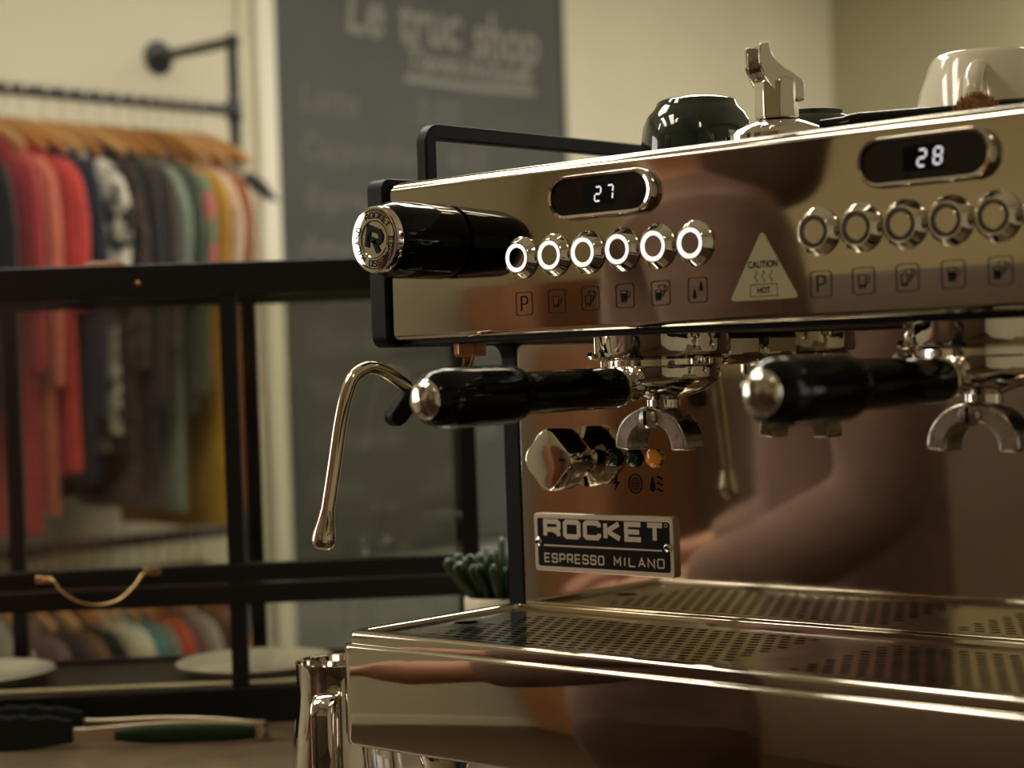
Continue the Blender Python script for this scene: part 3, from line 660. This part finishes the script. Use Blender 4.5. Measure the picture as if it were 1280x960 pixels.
# ------------------------------------------------------------------ tongs on the counter
t = thing('serving_tongs', 'steel serving tongs with black silicone heads and green grips on the counter', 'tongs', (-452, 236, -388), radians(223.5), local=True)
metalT = mat('tong_steel', (.62, .52, .38), .3, 1)
def arm(y0, y1, z0, z1):
    a = MB(); n = 9
    L = [(i/(n-1)) for i in range(n)]
    vs = []; fs = []
    for q in L:
        x = 195*q; y = y0+(y1-y0)*q; hh = 7+4*sin(pi*min(q*1.2, 1)); zc = 12+2*q
        vs += [(x, y-2, zc-hh), (x, y+2, zc-hh), (x, y+3, zc), (x, y+2, zc+hh), (x, y-2, zc+hh)]
    for j in range(n-1):
        for k in range(5): q = (k+1) % 5; fs.append((j*5+k, j*5+q, j*5+5+q, j*5+5+k))
    fs += [(4, 3, 2, 1, 0), tuple((n-1)*5+k for k in range(5))]
    a.add(vs, fs); A = a.build('arm', metalT, t, smooth=50, bev=.8)
    s = 1 if y1 > 0 else -1
    g = MB(); P = []
    for i in range(9): q = .02+.72*i/8; P.append((195*q, y0+(y1-y0)*q+s*3.5, 12+2*q-1))
    g.tube(P, [6, 8.2, 9, 9, 9, 9, 8.6, 7.5, 5], 10, flat=.35, up=(0, 0, 1)); g.build('grip', silicg, A, smooth=50)
    # scalloped spoon-like silicone head
    hd_ = MB(); out = []
    top = []; bot = []
    for i in range(17):
        q = i/16; x = 185+115*q; env = 9+12*sin(pi*min(q*.75+.1, 1))
        sc = 3.2*abs(sin(q*pi*4.5)) if q > .25 else 0
        top.append((x, 16+env-sc*.9)); bot.append((x, 16-env*.72))
    poly = top+bot[::-1]
    yy = y0+(y1-y0)*.97
    hd_.prism(poly, yy-4, yy+4, lambda u, v, a: (u, a+(y1-y0)*(u-190)/260, v)); hd_.build('head', silic, A, smooth=60, bev=2)
arm(7, 6, 0, 0); arm(-6, -46, 0, 0)
MB().tube([(0, -9, 12), (-5, 0, 12), (0, 10, 12)], 8, 12, flat=.5).build('hinge', metalT, t, smooth=50)
o = MB().tube(catmull([(-392, 292, -385), (-378, 300, -381), (-362, 306, -384)], 5), [1, 3, 4.5, 5, 5, 5, 5, 4.5, 4, 3, 1], 10, flat=.6).build('leaf_sprig', mat('leaf_green', (.10, .20, .03), .4), None, smooth=60)
tag(o, 'small green leaf lying on the counter next to tongs hinge', 'leaf')

# ------------------------------------------------------------------ clothes rack of black pipe on the left wall
BX = -2480
rk = thing('pipe_clothes_rack', 'two-tier black pipe clothes rail fixed to the cream wall', 'clothes rack', (LW, 1300, -500))
def pipe(name, P, r=13): return MB().tube(P, r, 16).build(name, pipem, rk, smooth=60)
for zb in (602, -381):
    pipe('rail', [(BX, -500, zb), (BX, 1911, zb)])
for ye in (1911, -500):
    pipe('drop_pipe', [(BX, ye, 765), (BX, ye, FL+1)])
    pipe('wall_arm', [(LW+4, ye, 765), (BX, ye, 765)])
    MB().lathe([(42, 0), (42, 8), (24, 12), (22, 30), (17, 31)], (LW, ye, 765), (1, 0, 0), 28).build('wall_flange', pipem, rk, smooth=35)
    MB().lathe([(0, -19), (12, -16), (18, -8), (19, 0), (18, 8), (12, 16), (0, 19)], (BX, ye, 765), (0, 0, 1), 18).build('elbow', pipem, rk, smooth=60)
    for zb in (602, -381): MB().lathe([(18, -26), (19, -24), (19, 24), (18, 26)], (BX, ye, zb), (0, 0, 1), 18).build('tee_fitting', pipem, rk, smooth=40)
    MB().lathe([(45, 0), (45, 8), (24, 12), (22, 30), (17, 31)], (BX, ye, FL), (0, 0, 1), 24).build('floor_flange', pipem, rk, smooth=35)

hk_m = mat('hook_wire', (.75, .72, .66), .2, 1)
HW = [woodl, mat('hanger_wood_dark', '96632f', .45, var=.3, vscale=9), mat('hanger_wood_pale', 'c99c66', .45, var=.3, vscale=9)]
def hanger(y, zb, tilt, label, group):
    kz = random.uniform(.86, 1.04)
    t = thing('clothes_hanger', label, 'hanger', (BX, y, zb-75), group=group)
    P = [(BX, y, zb-78), (BX, y, zb-35), (BX+3, y, zb-22), (BX+15, y, zb-8), (BX+17, y, zb+4), (BX+10, y, zb+14), (BX, y, zb+16.5), (BX-10, y, zb+12), (BX-15, y, zb+3)]
    MB().tube(catmull(P, 4), 2.2, 8).build('hook', hk_m, t, smooth=60)
    A = [(BX-200*kz, y, zb-146), (BX-145*kz, y, zb-116), (BX-70*kz, y, zb-88), (BX, y, zb-74), (BX+70*kz, y, zb-88), (BX+145*kz, y, zb-116), (BX+200*kz, y, zb-146)]
    MB().tube(catmull(A, 4), [9, 10, 10, 11, 11, 11, 12, 12, 12, 13, 14, 15, 16, 15, 14, 13, 12, 12, 12, 11, 11, 11, 10, 10, 9], 10, flat=.45, up=(0, 0, 1)).build('shoulder_bar', random.choice(HW), t, smooth=60)
    t.rotation_euler.z = tilt
def garment(name, label, cat, y, zb, m, hw=215, length=650, sleeve=0, th=12, neck=62, flare=1.05, group=None, m2=None, swing=0, tilt=0):
    t = thing(name, label, cat, (BX, y, zb-length-70), group=group)
    rows = 22; ring = 28; vs = []; fs = []; ph = random.uniform(0, 6)
    for j in range(rows):
        q = j/(rows-1)
        if q < .36:
            s_ = q/.36; half = neck+(hw-neck)*(1-(1-s_)**1.5); z = zb-100-s_**1.35*175
        else:
            s_ = (q-.36)/.64; half = hw*(1-.06*min(s_*4, 1)*(1 if sleeve else .3))*(1+(flare-1)*s_); z = zb-274-s_*(length-200)
        for i in range(ring):
            a = 2*pi*i/ring; u = cos(a); thk = th*(.55+.45*min(q*3, 1))
            rip = (.35+.65*q)*4*sin(u*7+ph+q*2.5)+(.5*q)*3*sin(u*13+ph*2)
            x = BX+u*half; yy = y+sin(a)*thk+rip+swing*q*20
            zz = z-(22*(1-abs(u))**2 if q < .02 else 0)+(6*sin(u*5+ph) if j == rows-1 else 0)
            vs.append((x, yy, zz))
    for j in range(rows-1):
        for i in range(ring): k = (i+1) % ring; fs.append((j*ring+i, j*ring+k, (j+1)*ring+k, (j+1)*ring+i))
    fs.append(tuple((rows-1)*ring+i for i in range(ring)))
    MB().add(vs, fs).build('garment_body', m, t, smooth=70)
    t.rotation_euler.z = tilt
    if sleeve:
        for s in (-1, 1):
            P = [(BX+s*(hw-70), y, zb-170), (BX+s*(hw-22), y+4, zb-235), (BX+s*(hw-8), y+6+4*sin(ph), zb-180-sleeve*.5), (BX+s*(hw-14), y+3, zb-180-sleeve)]
            MB().tube(catmull(P, 5), [20, 30, 38, 44, 46, 46, 45, 44, 44, 43, 42, 41, 40, 39, 38, 37], 14, flat=.27, up=(1, 0, 0)).build('sleeve', m2 or m, t, smooth=70)
def cloth(name, c, c2=None, scale=40, var=.25):
    return mat('cloth_'+name, c, .85, var=var if not c2 else 1, vscale=scale, col2=c2, hard=.11 if c2 else 0, bump=.15, bscale=80, sheen=.2)
UP = [  # upper rail: y, name, label, category, colour material args, length, sleeve, half width
 (1085, 'shirt', 'black long-sleeved shirt next to the crimson shirt on upper rail', 'shirt', ('black', '0c0b0c'), 640, 480, 215),
 (1144, 'shirt', 'plain black shirt between crimson shirt and black long-sleeved shirt', 'shirt', ('ink', '101013'), 600, 380, 210),
 (1205, 'dress', 'long crimson red dress hanging on the upper rail', 'dress', ('crimson', 'a32f36'), 860, 420, 205),
 (1245, 'blouse', 'salmon pink blouse between two red garments on upper rail', 'blouse', ('salmon', 'c9705a'), 820, 450, 205),
 (1286, 'shirt', 'coral red shirt hanging beside the navy jacket', 'shirt', ('coral', 'c2423c'), 740, 300, 225),
 (1325, 'jacket', 'dark navy blue jacket hanging beside the coral shirt', 'jacket', ('navy', '1b2233'), 760, 520, 225),
 (1380, 'blouse', 'black and white patterned blouse on the upper rail', 'blouse', ('blotch', 'cfc8b6', '100e0c', 22), 700, 250, 235),
 (1430, 'dress', 'dark brown speckled dress on the upper rail', 'dress', ('speckle', '4a372f', '15100e', 55), 800, 420, 230),
 (1480, 'coat', 'long charcoal coat on the upper rail', 'coat', ('charcoal', '29231f'), 790, 500, 235),
 (1528, 'cardigan', 'brown grey wide cardigan next to sage green shirt', 'cardigan', ('taupe', '453a35'), 610, 380, 240),
 (1572, 'shirt', 'pale sage green shirt on the upper rail', 'shirt', ('sage', '8d9a86'), 830, 260, 225),
 (1615, 'jacket', 'olive green jacket next to the sage shirt', 'jacket', ('olive', '47503c'), 620, 480, 230),
 (1655, 'blouse', 'pink and green floral blouse on the upper rail', 'blouse', ('floral', 'c86f6a', '6d8a63', 22), 560, 260, 220),
 (1692, 'dress', 'mustard yellow dress on the upper rail', 'dress', ('mustard', 'b98a1e'), 880, 200, 215),
 (1728, 'blouse', 'pale pink cream blouse near the end of the upper rail', 'blouse', ('blush', 'd9bfa8'), 690, 240, 205),
 (1764, 'cardigan', 'rust orange cardigan near the end of the upper rail', 'cardigan', ('rust', '9c5730'), 860, 240, 200),
 (1800, 'shirt', 'white shirt last on the upper rail beside the drop pipe', 'shirt', ('white', 'd8d0bc'), 600, 0, 195),
]
for (y, n, lab, cat_, c, L, s, hw) in UP:
    tl = .07*sin(y/95)+random.uniform(-.008, .008); garment(n, lab, cat_, y, 602, cloth(*c), hw, L, s, tilt=tl)
    hanger(y, 602, tl, 'wooden hanger on upper rail carrying the ' + lab.split(' '+cat_)[0] + ' ' + cat_, 'hangers on the upper rail')
LO = [
 (1168, 'shirt', 'light grey shirt first on the lower rail', 'shirt', ('lgrey', 'a9a59b'), 560, 380, 215),
 (1230, 'sweater', 'dusty mauve sweater on the lower rail', 'sweater', ('mauve', '7d5a5a'), 540, 460, 225),
 (1275, 'jacket', 'dark plum jacket beside the mauve sweater', 'jacket', ('plum', '3a2b33'), 560, 480, 225),
 (1318, 'shirt', 'ochre brown shirt on the lower rail', 'shirt', ('ochre', '7c5a34'), 520, 300, 220),
 (1352, 'jacket', 'black jacket on the lower rail beside cream sweater', 'jacket', ('jet', '131211'), 560, 480, 230),
 (1392, 'sweater', 'cream knitted sweater on the lower rail', 'sweater', ('creamk', 'c2b798'), 540, 460, 228),
 (1432, 'shirt', 'ivory shirt between cream sweater and teal shirt', 'shirt', ('ivory', 'd6d0bd'), 540, 420, 228),
 (1472, 'shirt', 'teal green shirt on the lower rail', 'shirt', ('teal', '4f8580'), 540, 420, 228),
 (1512, 'sweater', 'warm grey sweater between teal and orange shirts', 'sweater', ('wgrey', '8b857c'), 540, 420, 225),
 (1556, 'shirt', 'bright orange red shirt on the lower rail', 'shirt', ('orange', 'd0552e'), 540, 420, 225),
 (1598, 'sweater', 'mauve brown sweater next to the orange shirt', 'sweater', ('mbrown', '7a6058'), 540, 420, 228),
 (1640, 'blouse', 'pale beige blouse on the lower rail', 'blouse', ('beige', 'b7aa98'), 540, 420, 222),
 (1680, 'shirt', 'reddish brown shirt on the lower rail', 'shirt', ('rbrown', '5f3526'), 540, 380, 220),
 (1720, 'shirt', 'peach orange shirt near the end of lower rail', 'shirt', ('peach', 'b9815a'), 540, 380, 215),
 (1758, 'shirt', 'slate blue shirt last on the lower rail', 'shirt', ('slate', '44586b'), 560, 380, 205),
]
for (y, n, lab, cat_, c, L, s, hw) in LO:
    tl = .07*sin(y/95)+random.uniform(-.008, .008); garment(n, lab, cat_, y, -381, cloth(*c), hw, L, s, tilt=tl)
    hanger(y, -381, tl, 'wooden hanger on lower rail carrying the ' + lab.split(' '+cat_)[0] + ' ' + cat_, 'hangers on the lower rail')
# grey scarf end showing past the last hanger
t = thing('scarf', 'dark grey scarf draped at the end of the upper rail beside drop pipe', 'scarf', (BX, 1942, 300))
P = [(BX+8, 1930, 450), (BX+30, 1940, 432), (BX+55, 1946, 412), (BX+75, 1950, 396), (BX+95, 1953, 386)]
MB().tube(catmull(P, 4), [12, 14, 16, 17, 18, 18, 18, 17, 16, 15, 13, 12, 10, 8, 6, 4, 2], 12, flat=.5).build('scarf_fold', cloth('greyscarf', '3d3536'), t, smooth=60)

# ------------------------------------------------------------------ behind the camera: what the polished steel mirrors
struct('trim_3', MB().box(LW, RW, FW+1, FW+22, FL, -60), mat('wainscot_wood', '5c4733', .45, var=.3, vscale=10, stretch=(8, 1, 1)), bev=4)
cpb = thing('cupboard', 'low orange brown cupboard with two doors against the front wall', 'cupboard', (-2465, FW+220, FL))
ter = mat('cupboard_paint', '85583a', .45, var=.1, vscale=6)
MB().box(-2600, -2330, FW+30, FW+400, FL, FL+1320).build('carcass', ter, cpb, bev=4)
for x0, x1 in ((-2596, -2468), (-2462, -2334)):
    dd = MB().box(x0, x1, FW+400, FW+418, FL+40, FL+1310).build('door', ter, cpb, bev=3)
    MB().lathe([(5, 0), (5, 12), (12, 18), (12, 24), (0, 27)], ((x0 if x0 > -2465 else x1)+(14 if x0 > -2465 else -14), FW+418, FL+800), (0, 1, 0), 16).build('knob', brass, dd, smooth=40)

# added ceiling light panels, unseen, for wall light and rim lines on the steel
fillm = mat('tube_glow', (1, 1, 1), .4, emit=(1, .955, .80), es=12)
ADDED_LAMPS = [(-1150, 450, 'flat white ceiling light panel above the display cabinet'), (-1150, 1750, 'flat white ceiling light panel above the clothes rail end'), (-1150, 3050, 'flat white ceiling light panel facing the chalkboard'),
         (-1150, 4250, 'flat white ceiling light panel nearest the back wall'), (-1250, -1150, 'flat white ceiling light panel beside the street window'), (-560, -1150, 'flat white ceiling light panel above the standing person')]
for xc, yc, lab in ADDED_LAMPS:
    t = thing('ceiling_lamp', lab, 'lamp', (xc, yc, CZ-44), group='ceiling light panels')
    hw_ = 300 if yc > 0 else 160
    MB().box(xc-hw_, xc+hw_, yc-580, yc+580, CZ-35, CZ).build('housing', whitep, t, bev=4)
    MB().prism([(xc-hw_+15, CZ-36), (xc-hw_+22, CZ-44), (xc+hw_-22, CZ-44), (xc+hw_-15, CZ-36)], yc-565, yc+565, lambda u, v, a: (u, a, v)).build('diffuser', fillm, t, bev=3)

# pendant lamps hanging in a row over the bar
bulbm = mat('bulb_glow', (1, .8, .5), .3, emit=(1, .78, .48), es=18)
for i, x in enumerate((-900, 0, 900)):
    t = thing('pendant_lamp', ['bare bulb pendant lamp over the cabinet end of the bar', 'bare bulb pendant lamp over the steam wand side of the machine', 'bare bulb pendant lamp over the far end of the bar'][i], 'lamp', (x, -620, 860), group='pendant lamps over the bar')
    MB().tube([(x, -620, 955), (x, -620, CZ)], 3, 8).build('cord', blackm, t, smooth=60)
    MB().lathe([(0, 960), (16, 958), (20, 950), (20, 915), (16, 905)], (x, -620, 0), (0, 0, 1), 20).build('socket', brass, t, smooth=40)
    MB().lathe([(14, 912), (20, 895), (32, 870), (35, 852), (32, 834), (20, 820), (0, 816)], (x, -620, 0), (0, 0, 1), 24).build('bulb', bulbm, t, smooth=60)
    MB().lathe([(45, CZ-25), (50, CZ-1), (0, CZ-1)], (x, -620, 0), (0, 0, 1), 20).build('ceiling_rose', blackm, t, smooth=40)
    l = bpy.data.lights.new('bulb_light', 'POINT'); l.energy = 1.0; l.color = (1, .80, .52); l.shadow_soft_size = .045
    lo = bpy.data.objects.new('bulb_light', l); COL.objects.link(lo); lo.location = (0, 0, -.10); lo.parent = t

# ------------------------------------------------------------------ the person whose reflection stands in the steel
def skinned(name, V, E, m, parent, root=0, sub=2):
    me = bpy.data.meshes.new(name); me.from_pydata([v[:3] for v in V], E, []); o = bpy.data.objects.new(name, me); COL.objects.link(o); o.parent = parent
    md = o.modifiers.new('skin', 'SKIN'); md.use_smooth_shade = True
    for i, v in enumerate(V):
        r = v[3] if len(v) == 4 else None
        me.skin_vertices[0].data[i].radius = (v[3], v[3]) if len(v) == 4 else (v[3], v[4])
        me.skin_vertices[0].data[i].use_root = (i == root)
    s_ = o.modifiers.new('sub', 'SUBSURF'); s_.levels = sub; s_.render_levels = sub
    me.materials.append(m); return o
pr = bpy.data.objects.new('person', None); COL.objects.link(pr); pr.location = (-.20, -.66, 0); pr.rotation_euler = (0, 0, radians(57))
tag(pr, 'person in a mauve sweater and brown trousers standing before the machine', 'person'); ORG[pr] = (Vector(pr.location), True)
skinm = mat('skin', 'a9745a', .5); mauve = mat('cloth_sweater', '7e6258', .9, var=.2, vscale=30, bump=.3, bscale=45); trous = mat('cloth_trousers', '4b3225', .9, var=.2, vscale=30); hairm = mat('hair', '4a3320', .55); shoem = mat('shoe_leather', '1c1410', .4)
V = [(0, 0, .95, .09), (0, 0, 1.12, .085), (0, .0, 1.30, .095), (0, -.01, 1.41, .07), (0, -.005, 1.49, .052), (0, .01, 1.54, .056), (0, .022, 1.60, .085), (0, .018, 1.665, .09), (0, .01, 1.715, .06), (0, .105, 1.60, .014)]
E = [(0, 1), (1, 2), (2, 3), (3, 4), (4, 5), (5, 6), (6, 7), (7, 8), (6, 9)]
for s_ in (-1, 1):
    b0 = len(V); V += [(s_*.085, .028, 1.615, .02), (s_*.16, -.01, 1.40, .055), (s_*.215, -.03, 1.25, .045), (s_*.235, -.03, 1.12, .04), (s_*.22, .08, 1.05, .034), (s_*.19, .20, 1.01, .026), (s_*.185, .24, 1.0, .03), (s_*.18, .275, .995, .033)]
    E += [(6, b0), (3, b0+1)]+[(b0+i, b0+i+1) for i in range(1, 7)]
    pm = b0+7
    for k, (dx, L1) in enumerate(((-.027, .062), (-.009, .075), (.009, .071), (.026, .055))):
        f0 = len(V); V += [(s_*.18+dx, .305, .995, .0095), (s_*.18+dx*1.15, .305+L1*.5, .985, .0088), (s_*.18+dx*1.2, .305+L1*.9, .965, .008)]; E += [(pm, f0), (f0, f0+1), (f0+1, f0+2)]
    f0 = len(V); V += [(s_*.18-s_*.035, .26, .99, .011), (s_*.18-s_*.052, .285, .98, .0095), (s_*.18-s_*.058, .31, .97, .0085)]; E += [(b0+6, f0), (f0, f0+1), (f0+1, f0+2)]
    b1 = len(V); V += [(s_*.085, 0, .86, .07), (s_*.10, .01, .52, .055), (s_*.105, -.02, .30, .052), (s_*.105, -.02, .09, .035), (s_*.11, .03, .04, .034), (s_*.115, .13, .025, .03)]
    E += [(0, b1)]+[(b1+i, b1+i+1) for i in range(5)]
skinned('body', V, E, skinm, pr)
V = [(0, 0, .80, .175, .135), (0, 0, .95, .17, .13), (0, 0, 1.10, .15, .12), (0, 0, 1.28, .155, .125), (0, -.01, 1.40, .11, .09), (0, -.008, 1.47, .072), (0, 0, 1.54, .066)]; E = [(0, 1), (1, 2), (2, 3), (3, 4), (4, 5), (5, 6)]
for s_ in (-1, 1):
    b0 = len(V); V += [(s_*.16, -.01, 1.40, .075), (s_*.22, -.03, 1.25, .064), (s_*.24, -.035, 1.11, .06), (s_*.222, .08, 1.05, .052), (s_*.195, .18, 1.015, .042)]; E += [(4, b0)]+[(b0+i, b0+i+1) for i in range(4)]
skinned('sweater', V, E, mauve, pr)
V = [(0, 0, .98, .15, .12), (0, 0, .90, .15, .12)]; E = [(0, 1)]
for s_ in (-1, 1):
    b0 = len(V); V += [(s_*.095, 0, .80, .11), (s_*.10, .012, .52, .085), (s_*.105, -.02, .30, .075), (s_*.105, -.02, .10, .065)]; E += [(1, b0)]+[(b0+i, b0+i+1) for i in range(3)]
    skinned('shoe', [(s_*.105, -.05, .045, .045), (s_*.11, .04, .045, .05), (s_*.118, .15, .032, .04)], [(0, 1), (1, 2)], shoem, pr)
skinned('trousers', V, E, trous, pr)
skinned('hair', [(0, -.02, 1.69, .10), (0, -.05, 1.62, .095), (0, -.055, 1.52, .085), (0, -.07, 1.42, .06)], [(0, 1), (1, 2), (2, 3)], hairm, pr)
eyem = mat('eye', (.05, .03, .02), .2); lipm = mat('lip', '8a4a40', .5)
for s_ in (-1, 1): MB().lathe([(0, -9), (6, -6), (9, 0), (6, 6), (0, 9)], (s_*32, 101, 1628), (0, 1, 0), 12).build('eye', eyem, pr, smooth=60)
MB().tube([(-22, 96, 1562), (0, 102, 1560), (22, 96, 1562)], [2, 6, 2], 8).build('mouth', lipm, pr, smooth=60)
